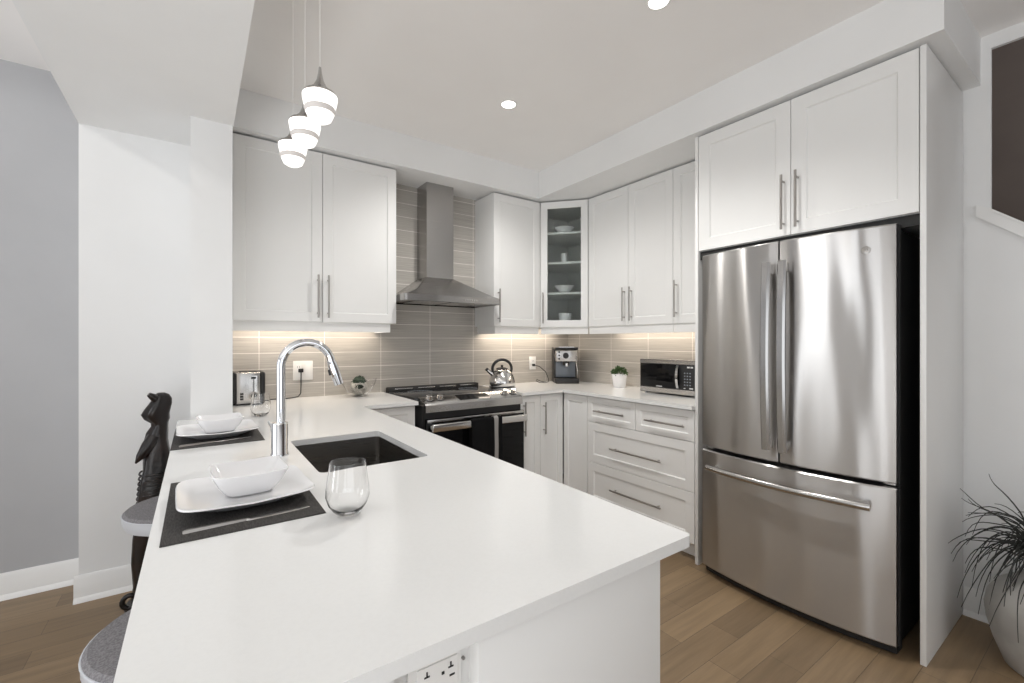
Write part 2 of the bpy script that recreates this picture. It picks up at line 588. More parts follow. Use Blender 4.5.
# --- corner cabinet with glass door
A = Vector((2.385, 2.962)); B = Vector((2.648, 2.664))
u2 = (B - A).normalized(); n2 = Vector((u2.y, -u2.x))
if n2.dot(Vector((-1, -1))) < 0: n2 = -n2
Wd = (B - A).length
def TC(u, v, n): return (A.x + u2.x * u + n2.x * (n - .02), A.y + u2.y * u + n2.y * (n - .02), ZU + v)
c = thing('corner_cabinet', 'white corner wall cabinet with rain glass door showing dishes on shelves', 'cabinet', (2.75, 3.05, ZU))
th = .016
Ai = A - n2 * .022; Bi = B - n2 * .022
outer = [(Ai.x, Ai.y), (Bi.x, Bi.y), (2.968, 2.664), (2.968, 3.258), (2.385, 3.258)]
ctr = Vector((2.72, 3.0))
m = MB()
for (z0, z1) in ((ZU + .002, ZU + .02), (ZT - .018, ZT)):
    m.prism(outer, 'z', z0, z1)
m.prism([(2.952, 2.68), (2.968, 2.68), (2.968, 3.258), (2.952, 3.258)], 'z', ZU + .02, ZT - .018)
m.prism([(2.385, 3.242), (2.952, 3.242), (2.952, 3.258), (2.385, 3.258)], 'z', ZU + .02, ZT - .018)
m.prism([(Bi.x, Bi.y), (2.968, 2.664), (2.968, 2.68), (Bi.x + .004, Bi.y + .016)], 'z', ZU + .02, ZT - .018)
m.prism([(Ai.x, Ai.y), (Ai.x + .016, Ai.y + .004), (Ai.x + .016, 3.242), (2.385, 3.242), (2.385, Ai.y)], 'z', ZU + .02, ZT - .018)
m.build('body', M_cabin, c)
sh = [(Ai.x + .02, Ai.y + .004), (Bi.x + .006, Bi.y + .02), (2.95, 2.682), (2.95, 3.24), (Ai.x + .02, 3.24)]
shelf_z = [1.688, 1.947, 2.200]
for z in shelf_z:
    MB().prism(sh, 'z', z, z + .018).build('shelf', M_cab, c)
d = shaker(MB(), TC, Wd, ZT - ZU, rail=.058, open_=True).build('door', M_cab, c)
m = MB(); r_ = .056; hgt = ZT - ZU
def rc(n): return [TC(r_, r_, n), TC(Wd - r_, r_, n), TC(Wd - r_, hgt - r_, n), TC(r_, hgt - r_, n)]
m.loft([rc(.006), rc(.010)]).build('glass_pane', M_rglass, d)
p = TC(.024, 0, .02)
bar_handle((p[0], p[1], 1.44), (p[0], p[1], 1.70), (n2.x, n2.y, 0), d)
mr_ = MB()
q0, q1 = TC(0, 0, 0), TC(Wd, 0, 0); q2, q3 = TC(Wd, 0, -.02), TC(0, 0, -.02)
mr_.prism([(q0[0], q0[1]), (q1[0], q1[1]), (q2[0], q2[1]), (q3[0], q3[1])], 'z', ZR, ZU + .002).build('light_rail', M_cab, c)
# --- upper cabinets on right wall
c = thing('upper_cabinet', 'white double door wall cabinet beside the glass corner cabinet', 'cabinet', (2.81, 2.25, ZU))
MB().box(2.671, 2.970, 1.859, 2.660, ZU + .002, ZT).build('body', M_cab, c)
door_x(c, 2.662, 2.245, 2.65, ZU, ZT, 2.276, hz=(1.442, 1.695))
door_x(c, 2.245, 1.857, 2.65, ZU, ZT, 2.209, hz=(1.442, 1.695))
MB().box(2.66, 2.68, 1.859, 2.660, ZR, ZU + .002).build('light_rail', M_cab, c)
c = thing('upper_cabinet', 'white single door wall cabinet squeezed between double cabinet and refrigerator surround', 'cabinet', (2.81, 1.68, ZU))
MB().box(2.671, 2.970, 1.507, 1.857, ZU + .002, ZT).build('body', M_cab, c)
door_x(c, 1.857, 1.507, 2.65, ZU, ZT, 1.827, hz=(1.452, 1.70))
MB().box(2.66, 2.68, 1.507, 1.857, ZR, ZU + .002).build('light_rail', M_cab, c)
# --- refrigerator surround
c = thing('refrigerator_surround', 'tall white refrigerator surround with end panels and deep double door cabinet on top', 'cabinet', (2.67, 1.0, 0))
MB().box(2.357, 2.970, .5, .5195, 0, ZT, .001).build('side_panel', M_cab, c)
MB().box(2.357, 2.970, 1.4855, 1.505, 0, ZT, .001).build('side_panel', M_cab, c)
MB().box(2.380, 2.970, .5215, 1.4835, 1.806, ZT).build('body', M_cab, c)
door_x(c, 1.4835, .995, 2.358, 1.806, ZT - .002, 1.025, hz=(1.835, 2.10), rail=.065)
door_x(c, .995, .5215, 2.358, 1.806, ZT - .002, .962, hz=(1.835, 2.105), rail=.065)
# --- base cabinets
ZD = .886
def toe_y(c, x0, x1): MB().box(x0, x1, 2.72, 2.735, 0, .10).build('toe_kick', M_cab, c)
c = thing('base_cabinet', 'narrow white base cabinet left of the range, half hidden by the peninsula', 'cabinet', (.96, 2.95, 0))
MB().box(.79, 1.117, 2.66, 3.26, .10, .891).build('body', M_cab, c)
door_y(c, .800, 1.118, 2.639, .72, ZD, name='drawer', rail=.045)
door_y(c, .800, 1.118, 2.639, .105, .717)
toe_y(c, .79, 1.117)
c = thing('base_cabinet', 'white two door base cabinet right of the range', 'cabinet', (2.14, 2.95, 0))
MB().box(1.937, 2.35, 2.66, 3.26, .10, .891).build('body', M_cab, c)
door_y(c, 1.937, 2.122, 2.639, .105, ZD, 1.962, hz=(.595, .845), rail=.05)
door_y(c, 2.122, 2.350, 2.639, .105, ZD, 2.152, hz=(.590, .830), rail=.05)
toe_y(c, 1.937, 2.35)
c = thing('base_cabinet', 'plain handleless white corner base cabinet door left of the drawers', 'cabinet', (2.67, 2.5, 0))
MB().box(2.376, 2.970, 2.376, 2.66, .10, .891).build('body', M_cab, c)
door_x(c, 2.637, 2.376, 2.355, .105, ZD, rail=.05)
MB().box(2.44, 2.455, 2.376, 2.70, 0, .10).build('toe_kick', M_cab, c)
c = thing('drawer_cabinet', 'white base cabinet with two small drawers over two wide drawers', 'cabinet', (2.67, 1.94, 0))
MB().box(2.376, 2.970, 1.507, 2.374, .10, .891).build('body', M_cab, c)
door_x(c, 2.374, 1.935, 2.355, .703, ZD, name='drawer', hh=(2.285, 2.012, .79), rail=.04)
door_x(c, 1.935, 1.507, 2.355, .703, ZD, name='drawer', hh=(1.838, 1.555, .79), rail=.04)
door_x(c, 2.374, 1.507, 2.355, .409, .703, name='drawer', hh=(2.13, 1.718, .547))
door_x(c, 2.374, 1.507, 2.355, .110, .409, name='drawer', hh=(2.13, 1.718, .262))
MB().box(2.44, 2.455, 1.507, 2.374, 0, .10).build('toe_kick', M_cab, c)
# --- peninsula base
c = thing('peninsula_cabinet', 'white peninsula base cabinet below the sink with panelled end', 'cabinet', (.47, 1.6, 0))
m = MB()
m.box(.325, .722, .553, 1.32, .10, .891).box(.325, .722, 1.88, 2.62, .10, .891)
m.box(.205, .325, .570, 2.62, 0, .60).box(.205, .325, .570, 1.32, .60, .891).box(.205, .325, 1.88, 2.62, .60, .891).box(.205, .26, 1.32, 1.88, .60, .891)
m.box(.325, .722, 1.32, 1.88, .10, .60)
m.build('body', M_cab, c)
MB().box(.320, .724, .535, .552, 0, .891, .001).build('end_panel', M_cab, c)
MB().box(.188, .204, .545, 2.62, 0, .891, .001).build('back_panel', M_cab, c)
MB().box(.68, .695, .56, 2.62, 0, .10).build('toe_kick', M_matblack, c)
for (a, b) in ((.556, 1.30), (1.30, 1.90), (1.90, 2.60)):
    m = MB(); w = b - a
    def TP(u, v, n, a=a): return (.723 + n, a + G + u, .105 + v)
    dd = shaker(m, TP, w - 2 * G, .78, t=.018).build('door', M_cab, c)
    bar_handle((.741, a + .05, .58), (.741, a + .05, .84), (1, 0, 0), dd)
# --- worktops
ZK0, ZK = .892, .914
top = thing('worktop', 'white quartz worktop of the peninsula and sink run left of the range', 'countertop', (.35, 1.6, ZK0))
m = MB()
X0, X1, Y0, Y1 = -.075, .785, .507, 3.262
sx0, sx1, sy0, sy1 = .285, .622, 1.350, 1.855
def ring_top(z):
    return None
# outline polygon with hole built as strips
def rr(cx, cy, r, a0, a1, n=5):
    return [(cx + r * math.cos(R(a0 + (a1 - a0) * k / n)), cy + r * math.sin(R(a0 + (a1 - a0) * k / n))) for k in range(n + 1)]
rc_ = .012
sr = .02
bm = m.b
outer = rr(X0 + rc_, Y0 + rc_, rc_, 180, 270) + rr(X1 - rc_, Y0 + rc_, rc_, 270, 360)
outer += [(X1 + .0, 2.612), (1.128, 2.612), (1.128, Y1), (.152, Y1), (.152, 2.638), (X0, 2.638)]
hole = rr(sx0 + sr, sy0 + sr, sr, 180, 270) + rr(sx1 - sr, sy0 + sr, sr, 270, 360) + rr(sx1 - sr, sy1 - sr, sr, 0, 90) + rr(sx0 + sr, sy1 - sr, sr, 90, 180)
def edge_loop(pts, z):
    vs = [bm.verts.new((x, y, z)) for x, y in pts]
    es = [bm.edges.new((vs[i], vs[(i + 1) % len(vs)])) for i in range(len(vs))]
    return vs, es
tv, te = edge_loop(outer, ZK)
hv, he = edge_loop(hole, ZK)
bmesh.ops.triangle_fill(bm, edges=te + he, use_beauty=True)
bv_, be = edge_loop(outer, ZK0)
kv, ke = edge_loop(hole, ZK0)
bmesh.ops.triangle_fill(bm, edges=be + ke, use_beauty=True)
for a, b in ((tv, bv_), (hv, kv)):
    n = len(a)
    for i in range(n):
        bm.faces.new((a[i], a[(i + 1) % n], b[(i + 1) % n], b[i]))
m.build('slab', M_quartz, top)
top2 = thing('worktop', 'white quartz corner worktop carrying kettle, coffee machine and microwave', 'countertop', (2.6, 2.8, ZK0))
MB().prism([(1.934, 2.612), (2.330, 2.612), (2.330, 1.507), (2.970, 1.507), (2.970, 3.260), (1.934, 3.260)], 'z', ZK0, ZK).build('slab', M_quartz, top2)

# --- sink
s_ = thing('sink', 'rectangular undermount stainless steel sink cut into the peninsula worktop', 'sink', (.45, 1.6, .68))
def rrect(x0, x1, y0, y1, r, z, n=5):
    p = rr(x0 + r, y0 + r, r, 180, 270, n) + rr(x1 - r, y0 + r, r, 270, 360, n) + rr(x1 - r, y1 - r, r, 0, 90, n) + rr(x0 + r, y1 - r, r, 90, 180, n)
    return [(x, y, z) for x, y in p]
m = MB()
e = .004
m.loft([rrect(sx0 - .02, sx1 + .02, sy0 - .02, sy1 + .02, .03, .8905), rrect(sx0 - e, sx1 + e, sy0 - e, sy1 + e, .02, .8905),
        rrect(sx0 - e, sx1 + e, sy0 - e, sy1 + e, .02, .70), rrect(sx0 + .008, sx1 - .008, sy0 + .008, sy1 - .008, .02, .685), rrect(.44, .47, 1.59, 1.62, .014, .682)], cap=False)
m.build('basin', M_sink, s_)
MB().lathe([(.0, .0), (.043, .0), (.045, .003), (.036, .005), (.03, .002), (0, .002)], (.455, 1.605, .6855), 28).build('drain', M_chrome, s_)

# --- faucet
f = thing('faucet', 'tall chrome pull down gooseneck faucet behind the sink', 'faucet', (.222, 1.640, ZK))
MB().lathe([(0, 0), (.027, 0), (.027, .006), (.0245, .010), (.0245, .104), (.022, .109), (0, .109)], (.222, 1.640, ZK), 32).build('base', M_chrome, f)
pts = [(.226, 1.64, 1.00), (.226, 1.64, 1.10), (.226, 1.64, 1.18)]
cx_, cz_, rr_ = .305, 1.206, .079
for k in range(0, 19):
    a = R(180 - k * 9.5)
    pts.append((cx_ + rr_ * math.cos(a), 1.64, cz_ + rr_ * math.sin(a)))
MB().tube(pts, .0135, 20).build('spout', M_chrome, f)
e0 = Vector(pts[-1]); dr = (Vector(pts[-1]) - Vector(pts[-3])).normalized()
sp = MB().tube([e0 - dr * .002, e0 + dr * .012, e0 + dr * .05, e0 + dr * .085], [.0142, .0160, .0168, .0155], 20).build('spray_head', M_chrome, f)
MB().tube([e0 + dr * .03 + Vector((-.015, 0, 0)), e0 + dr * .05 + Vector((-.017, 0, 0))], .006, 10).build('spray_button', M_black, sp)
MB().tube([(.218, 1.655, .990), (.210, 1.682, .992)], .010, 14).tube([(.211, 1.678, .992), (.206, 1.700, 1.00), (.200, 1.735, 1.012)], [.005, .004, .003], 8).build('lever', M_chrome, f)

# ------------------------------------------------------------------ range
rg = thing('range', 'stainless slide in electric range with black glass oven door', 'oven range', (1.53, 2.9, 0))
x0, x1 = 1.145, 1.912
MB().box(x0 + .004, x1 - .004, 2.600, 3.255, .02, .884).build('body', M_black, rg)
MB().box(x0, x1, 2.705, 3.19, .885, .924, .003).build('cooktop', M_cooktop, rg)
m = MB()
m.box(x0, x1, 3.192, 3.255, .885, .948, .008)
vt = m.build('rear_vent', M_matblack, rg)
for k in range(4):
    xa = x0 + .05 + k * .18
    MB().box(xa, xa + .14, 3.188, 3.193, .930, .940, .002).build('vent_slot', M_steel, vt)
# sloped control panel
m = MB()
m.prism([(2.71, .925), (2.70, .930), (2.592, .898), (2.580, .886), (2.580, .842), (2.60, .838), (2.71, .88)], 'x', x0 + .018, x1)
cp = m.build('control_panel', M_steel, rg)
def on_panel(x, t):  # t 0..1 from rear to lip
    return Vector((x, 2.698 - .105 * t, .9293 - .031 * t))
pn = Vector((0, -.283, .959)).normalized()
for xk in (1.215, 1.290, 1.80, 1.872):
    q = on_panel(xk, .5)
    kb = MB().tube([q, q + pn * .006, q + pn * .007, q + pn * .028, q + pn * .031], [.025, .025, .020, .0185, .016], 24).build('knob', M_smooth, cp)
    MB().tube([q + pn * .0, q + pn * .003], .030, 24).build('knob_ring', M_black, kb)
m = MB()
aq, bq = on_panel(1.42, .12), on_panel(1.66, .88)
pl = [aq + pn * .0012, Vector((bq.x, aq.y, aq.z)) + pn * .0012, Vector((bq.x, bq.y, bq.z)) + pn * .0012, Vector((aq.x, bq.y, bq.z)) + pn * .0012]
m.loft([[p_ - pn * .003 for p_ in pl], pl]).build('display', M_blkglass, cp)
# burner rings printed on the glass
for (bx, by, br_) in ((1.33, 2.80, .085), (1.73, 2.80, .10), (1.33, 3.05, .09), (1.73, 3.05, .075)):
    m = MB()
    m.loft([[(bx + r2 * math.cos(a * R(10)), by + r2 * math.sin(a * R(10)), z) for a in range(36)] for r2, z in ((br_, .9241), (br_, .9246), (br_ - .003, .9246), (br_ - .003, .9241), (br_, .9241))], cap=False)
    m.build('burner_ring', M_screen, rg)
od = MB().box(x0 + .020, x1 - .002, 2.560, 2.602, .215, .800, .004).build('oven_door', M_blkglass, rg)
MB().box(x0 + .020, x1 - .002, 2.556, 2.562, .782, .800, .002).build('door_rail', M_steel, od)
m = MB()
m.box(x0 + .024, x1 - .018, 2.492, 2.510, .733, .780, .008, 4)
for xx in (x0 + .045, x1 - .045):
    m.box(xx - .014, xx + .014, 2.508, 2.562, .745, .769, .004)
m.build('handle', M_smooth, od)
MB().box(x0 + .002, x1 - .002, 2.565, 2.602, .05, .205, .004).build('storage_drawer', M_steel, rg)
# towel over the handle
tw = thing('dish_towel', 'black dish towel with grey stripe hanging over the oven handle', 'towel', (1.55, 2.505, .5))
def towel(xa, xb, off=0):
    m = MB()
    rad = .013 + off
    prof = [(2.501 + rad + .003, .56)] + [(2.501 + rad * math.cos(R(a)), .773 + rad * math.sin(R(a))) for a in range(0, 181, 20)] + [(2.501 - rad, .70), (2.501 - rad - .004, .60), (2.501 - rad - .002, .50), (2.501 - rad - .005, .445)]
    inn = []
    th_ = .004
    for i, (y, z) in enumerate(prof):
        a = Vector(prof[max(i - 1, 0)]); b = Vector(prof[min(i + 1, len(prof) - 1)])
        t = (b - a).normalized(); nn = Vector((-t.y, t.x)) * -th_
        inn.append((y + nn.x, z + nn.y))
    rings = []
    n = 14
    for k in range(n + 1):
        x = xa + (xb - xa) * k / n
        w = .0035 * math.sin(x * 60)
        rings.append([(x, y - (w if z < .74 else 0), z) for y, z in prof] + [(x, y - (w if z < .74 else 0), z) for y, z in inn[::-1]])
    m.loft(rings)
    return m
towel(1.440, 1.672).build('cloth', M_towel, tw)
towel(1.607, 1.638, .0045).build('stripe', M_stripe, tw)

# ------------------------------------------------------------------ hood
hd = thing('range_hood', 'stainless steel chimney range hood above the cooktop', 'range hood', (1.53, 3.05, 1.57))
hx0, hx1, hy0, hy1 = 1.135, 1.913, 2.862, 3.260
def rect_(x0, x1, y0, y1, z): return [(x0, y0, z), (x1, y0, z), (x1, y1, z), (x0, y1, z)]
m = MB()
def hoodring(x0, x1, y0, y1, z, r):
    r = max(r, .001)
    p = rr(x0 + r, y0 + r, r, 180, 270, 4) + rr(x1 - r, y0 + r, r, 270, 360, 4) + [(x1, y1), (x0, y1)]
    return [(a, b, z) for a, b in p]
m.loft([hoodring(hx0 + .01, hx1 - .01, hy0 + .01, hy1, 1.578, .02), hoodring(hx0, hx1, hy0, hy1, 1.570, .025), hoodring(hx0, hx1, hy0, hy1, 1.614, .025),
        hoodring(hx0 + .10, hx1 - .10, hy0 + .045, hy1, 1.655, .02),
        hoodring(1.395, 1.622, 3.082, hy1, 1.768, .002)])
cn = m.build('canopy', M_hood, hd, sharp=20)
MB().box(1.397, 1.62, 3.084, 3.258, 1.766, ZS - .002).build('chimney', M_hood, hd)
for k in range(6):
    MB().cyl((1.60 + k * .019, hy0 + .002, 1.592), (1.60 + k * .019, hy0 - .004, 1.592), .0055, 12).build('button', M_smooth, cn)
for xx in (1.38, 1.66):
    MB().box(xx - .13, xx + .13, 2.93, 3.2, 1.573, 1.577).build('grease_filter', M_steel, cn)

# ------------------------------------------------------------------ refrigerator
fr = thing('refrigerator', 'stainless steel french door refrigerator with bottom freezer drawer', 'refrigerator', (2.66, 1.0025, 0))
fy0, fy1, fc, fh = .580, 1.425, 1.0025, .4225
def bow(y): return 2.300 - .048 * (1 - ((y - fc) / fh) ** 2)
def fdoor(ya, yb, z0, z1, name, mt):
    m = MB()
    n = 16
    rings = []
    r = .006
    for k in range(n + 1):
        y = ya + (yb - ya) * k / n
        ins = 0
        if k == 0 or k == n: ins = r
        x = bow(y)
        rings.append([(2.355, y, z0), (x + r + ins * .6, y, z0), (x + ins * .6, y, z0 + r), (x + ins * .6, y, z1 - r), (x + r + ins * .6, y, z1), (2.355, y, z1)])
    m.loft(rings)
    return m.build(name, mt, fr, sharp=40)
MB().box(2.372, 2.950, fy0 + .01, fy1 - .01, .03, 1.755, .004).build('body', M_matblack, fr)
MB().box(2.3585, 2.3725, fy0 + .004, fy1 - .004, .08, 1.75).build('gasket', M_matblack, fr)
MB().loft([[(bow(y) + .035, y, .012), (bow(y) + .035, y, .055), (2.40, y, .055), (2.40, y, .012)] for y in [fy0 + .005 + (fy1 - fy0 - .01) * k / 12 for k in range(13)]]).build('kick_grille', M_matblack, fr)
MB().box(2.375, 2.39, .523, 1.482, 1.757, 1.803).build('gap_shade_strip', M_matblack, fr)  # black strip added as the shade in the gap above the doors
for yy in (fy0 + .06, fy1 - .06):
    MB().cyl((2.42, yy, 0), (2.42, yy, .03), .018, 12).build('foot', M_matblack, fr)
dl = fdoor(1.0065, fy1, .712, 1.765, 'door', M_fridge)
drr = fdoor(fy0, .9985, .712, 1.765, 'door', M_fridge)
dz = fdoor(fy0, fy1, .050, .692, 'freezer_drawer', M_fridge)
MB().box(2.33, 2.3545, fy0 - .0035, fy0 - .0005, .715, 1.762).build('side_edge', M_matblack, drr)
MB().box(2.33, 2.3545, fy0 - .0035, fy0 - .0005, .053, .690).build('side_edge', M_matblack, dz)
def vhandle(y, par):
    m = MB()
    rings = []
    xb = bow(y)
    n = 16
    for k in range(n + 1):
        t = k / n
        z = .775 + (1.662 - .775) * t
        bo = .044 + .016 * math.sin(math.pi * t)
        w = .0195
        d = .0135
        x = xb - bo
        rings.append([(x - d, y - w * .6, z), (x - d, y + w * .6, z), (x - d * .3, y + w, z), (x + d, y + w * .8, z), (x + d, y - w * .8, z), (x - d * .3, y - w, z)])
    m.loft(rings)
    for z in (.80, 1.635):
        m.box(xb - .045, xb + .003, y - .010, y + .010, z - .022, z + .022, .004)
    return m.build('handle', M_fhandle, par, sharp=50)
vhandle(1.040, dl)
vhandle(.968, drr)
m = MB()
pts = []
for k in range(25):
    y = .648 + (1.358 - .648) * k / 24
    pts.append((bow(y) - .046 - .006 * math.sin(math.pi * k / 24), y, .612))
m.tube(pts, .0165, 16)
for k in (1, 23):
    m.tube([(pts[k][0], pts[k][1], .612), (bow(pts[k][1]) + .002, pts[k][1], .612)], .012, 12)
m.build('handle', M_fhandle, dz)
bx_ = bow(.672)
bd = MB().tube([(bx_ + .002, .674, 1.668), (bx_ - .003, .674, 1.668), (bx_ - .0035, .674, 1.668)], [.017, .017, .014], 24).build('badge', M_nickel, drr)
m = MB()
for k in range(2):
    pt = []
    for a in range(0, 300, 20):
        aa = R(a + 40)
        pt.append((bx_ - .0045, .674 + .0045 * (1 if k else -1) + .004 * math.cos(aa), 1.668 + .0065 * math.sin(aa)))
    m.tube(pt, .0009, 6)
m.tube([(bx_ - .0045, .6785 - .002, 1.668), (bx_ - .0045, .6785 + .003, 1.668)], .0009, 6)
m.build('monogram', M_smooth, bd)
for (hz_, nm) in ((.702, 'hinge'), (1.77, 'hinge')):
    MB().box(2.335, 2.40, fy0 + .01, fy0 + .05, hz_ - .006 if hz_ < 1 else 1.756, hz_ + .006 if hz_ < 1 else 1.772, .002).build(nm, M_steel if hz_ < 1 else M_matblack, fr)
MB().box(2.325, 2.36, fy1 - .05, fy1 - .008, .697, .708, .002).build('hinge', M_steel, fr)

# ------------------------------------------------------------------ small appliances on the counter
# toaster
t = thing('toaster', 'two slice toaster with brushed steel front and black rounded sides beside the white pillar', 'toaster', (.25, 3.13, ZK))
MB().box(.185, .310, 3.040, 3.225, ZK + .008, 1.105, .008, 3).build('body', M_steel, t)
MB().box(.163, .187, 3.036, 3.228, ZK + .004, 1.108, .012, 4).build('side_cover', M_black, t)
MB().box(.308, .336, 3.036, 3.228, ZK + .004, 1.108, .014, 4).build('side_cover', M_black, t)
MB().box(.19, .31, 3.05, 3.22, ZK, ZK + .012).build('foot_base', M_black, t)
MB().box(.210, .250, 3.06, 3.21, 1.1035, 1.1065).box(.258, .298, 3.06, 3.21, 1.1035, 1.1065).build('bread_slot', M_matblack, t)
MB().box(.268, .292, 3.0375, 3.0405, .985, 1.085).build('lever_track', M_smooth, t)
MB().box(.272, .277, 3.0365, 3.038, .99, 1.08).build('lever_slot', M_matblack, t)
MB().box(.262, .285, 3.020, 3.040, 1.068, 1.080, .003).build('lever', M_black, t)
MB().tube([(.272, 3.040, .968), (.272, 3.034, .968), (.272, 3.033, .968)], [.024, .024, .022], 24).build('dial_ring', M_nickel, t)
MB().tube([(.272, 3.036, .968), (.272, 3.020, .968)], [.014, .012], 20).build('dial', M_black, t)
for k in range(3):
    MB().box(.205, .222, 3.036, 3.041, .945 + k * .015, .956 + k * .015, .001).build('button', M_black, t)
tag(MB().tube([(.565, 3.247, 1.095), (.566, 3.238, 1.08), (.566, 3.24, 1.0), (.563, 3.23, .945), (.545, 3.22, .925), (.50, 3.21, .920), (.45, 3.215, .918), (.41, 3.22, .9185), (.36, 3.215, .9185), (.338, 3.20, .93)], .0035, 8).box(.551, .581, 3.238, 3.252, 1.082, 1.107, .003).build('power_cord', M_black), 'black toaster cord plugged into the double wall plate behind the faucet', 'cord')

def duplex(m_, cx, cz, y):
    pass
# wall plates
o = thing('wall_outlet', 'white double gang wall plate with socket and switch behind the faucet', 'outlet', (.581, 3.262, 1.09))
MB().box(.520, .642, 3.2545, 3.262, 1.030, 1.158, .003).build('plate', M_plate, o)
MB().box(.535, .572, 3.2525, 3.255, 1.050, 1.138, .002).build('socket', M_trim, o)
MB().box(.592, .627, 3.2515, 3.255, 1.050, 1.138, .002).build('switch', M_trim, o)
for xx in (.546, .559):
    MB().box(xx - .001, xx + .001, 3.2518, 3.253, 1.112, 1.124).build('slot', M_matblack, o)
o = thing('wall_outlet', 'white single wall socket plate between kettle and coffee machine', 'outlet', (2.528, 3.262, 1.09))
MB().box(2.492, 2.566, 3.2545, 3.262, 1.030, 1.150, .003).build('plate', M_plate, o)
MB().box(2.512, 2.546, 3.2525, 3.255, 1.052, 1.128, .002).build('socket', M_trim, o)
MB().box(2.520, 2.522, 3.2518, 3.253, 1.105, 1.115).build('slot', M_matblack, o)
MB().box(2.534, 2.536, 3.2518, 3.253, 1.105, 1.115).build('slot', M_matblack, o)
tag(MB().box(2.515, 2.545, 3.236, 3.252, 1.062, 1.082, .003).tube([(2.535, 3.24, 1.07), (2.57, 3.21, 1.06), (2.62, 3.18, 1.01), (2.635, 3.16, .95), (2.62, 3.14, .922), (2.57, 3.12, .918), (2.51, 3.13, .920), (2.485, 3.15, .935), (2.50, 3.16, .948), (2.53, 3.15, .932), (2.57, 3.145, .9225), (2.60, 3.17, .9225), (2.64, 3.20, .9225)], .0032, 8).build('power_cord', M_black), 'black looping coffee machine cord on the back worktop', 'cord')
# outlet on peninsula end
o = thing('wall_outlet', 'white double socket plate on the peninsula end under the worktop overhang', 'outlet', (.27, .568, .81))
MB().box(.228, .308, .562, .569, .735, .855, .0025).build('plate', M_plate, o)
sk = MB().box(.240, .302, .560, .563, .745, .847, .002).build('socket', M_plate, o)
m = MB()
for xx, zz in ((.254, .836), (.290, .836), (.254, .765), (.290, .765)):
    m = MB()
    m.prism([(xx - .001, zz + .005), (xx + .001, zz + .005), (xx + .001, zz - .001), (xx + .004, zz - .001), (xx + .004, zz - .003), (xx - .004, zz - .003), (xx - .004, zz - .001), (xx - .001, zz - .001)], 'y', .5592, .5605)
    m.build('slot', M_matblack, sk)
for (a_, b_, c_, d_) in ((.276, .280, .828, .832), (.288, .296, .821, .8235), (.250, .258, .821, .8235)):
    MB().box(a_, b_, .5592, .5605, c_, d_).build('slot', M_matblack, sk)
MB().cyl((.3145, .570, .831), (.3145, .5665, .831), .0025, 10).build('screw', M_nickel, o)

# kettle
k_ = thing('kettle', 'stainless whistling stovetop kettle with black arched handle', 'kettle', (2.05, 3.05, ZK))
kx, ky = 2.05, 3.05
MB().lathe([(0, 0), (.098, 0), (.104, .004), (.105, .012)], (kx, ky, ZK), 40).build('base', M_black, k_)
MB().lathe([(.104, .012), (.108, .020), (.106, .055), (.098, .085), (.084, .115), (.064, .138), (.044, .148), (0, .150)], (kx, ky, ZK), 40).build('body', M_smooth, k_)
lid = MB().lathe([(.048, .146), (.047, .154), (.030, .162), (0, .163)], (kx, ky, ZK), 32).build('lid', M_black, k_)
MB().lathe([(0, .162), (.010, .163), (.009, .172), (.013, .180), (0, .184)], (kx, ky, ZK), 16).build('lid_knob', M_black, lid)
hp = []
sdir = Vector((-.8, .25, 0)).normalized()
for a in range(-25, 216, 12):
    aa = R(a)
    hp.append(Vector((kx, ky, ZK + .150)) + sdir * (-.082 * math.cos(aa)) + Vector((0, 0, .075 * math.sin(aa))))
MB().tube(hp, [.0105 + .002 * math.sin(i * math.pi / (len(hp) - 1)) for i in range(len(hp))], 12).build('handle', M_black, k_)
hb = hp[0] - Vector((0, 0, .002))
MB().tube([hb, hb - sdir * .018 + Vector((0, 0, -.035)), hb - sdir * .024 + Vector((0, 0, -.085))], [.009, .007, .006], 10).build('handle_tail', M_black, k_)
s0 = Vector((kx, ky, ZK + .105)) + sdir * .080
spt = MB().tube([s0, s0 + sdir * .030 + Vector((0, 0, .022)), s0 + sdir * .047 + Vector((0, 0, .040))], [.019, .015, .012], 14).build('spout', M_smooth, k_)
MB().tube([s0 + sdir * .044 + Vector((0, 0, .037)), s0 + sdir * .054 + Vector((0, 0, .047))], [.0145, .0145], 14).build('spout_cap', M_black, spt)

# coffee machine, built about the origin and turned towards the room
cm = thing('coffee_machine', 'compact steel and black espresso machine in the worktop corner', 'coffee machine', (0, 0, 0))
MB().box(-.105, .105, .0, .13, 0, .315, .008, 3).build('body', M_black, cm)
MB().box(-.105, .105, -.115, .0, .0, .045, .006, 3).build('drip_tray', M_black, cm)
MB().box(-.098, .098, -.09, .005, .195, .296, .008, 3).build('brew_head', M_steel, cm)
MB().box(-.105, .105, -.08, .128, .2975, .322, .006, 3).build('top_tray', M_black, cm)
MB().box(-.070, .070, -.07, .115, .322, .326).build('cup_rail', M_smooth, cm)
MB().tube([(-.01, -.09, .248), (-.01, -.100, .248), (-.01, -.108, .248)], [.027, .026, .022], 24).build('steam_knob', M_black, cm)
for zz in (.220, .250, .280):
    MB().cyl((-.070, -.089, zz), (-.070, -.094, zz), .008, 14).build('button', M_black, cm)
MB().cyl((0, -.045, .195), (0, -.045, .160), .032, 24).build('portafilter', M_black, cm)
MB().box(-.012, .012, -.085, -.055, .150, .180, .004).build('spout', M_smooth, cm)
MB().box(-.088, .088, -.02, .002, .05, .19, .006).build('front_panel', M_tank, cm)
MB().tube([(.085, -.05, .195), (.090, -.06, .17), (.098, -.075, .11), (.098, -.078, .075)], [.005, .005, .004, .004], 10).build('steam_wand', M_smooth, cm)
cm.location = (2.745, 3.052, ZK)
cm.rotation_euler = (0, 0, R(-32))

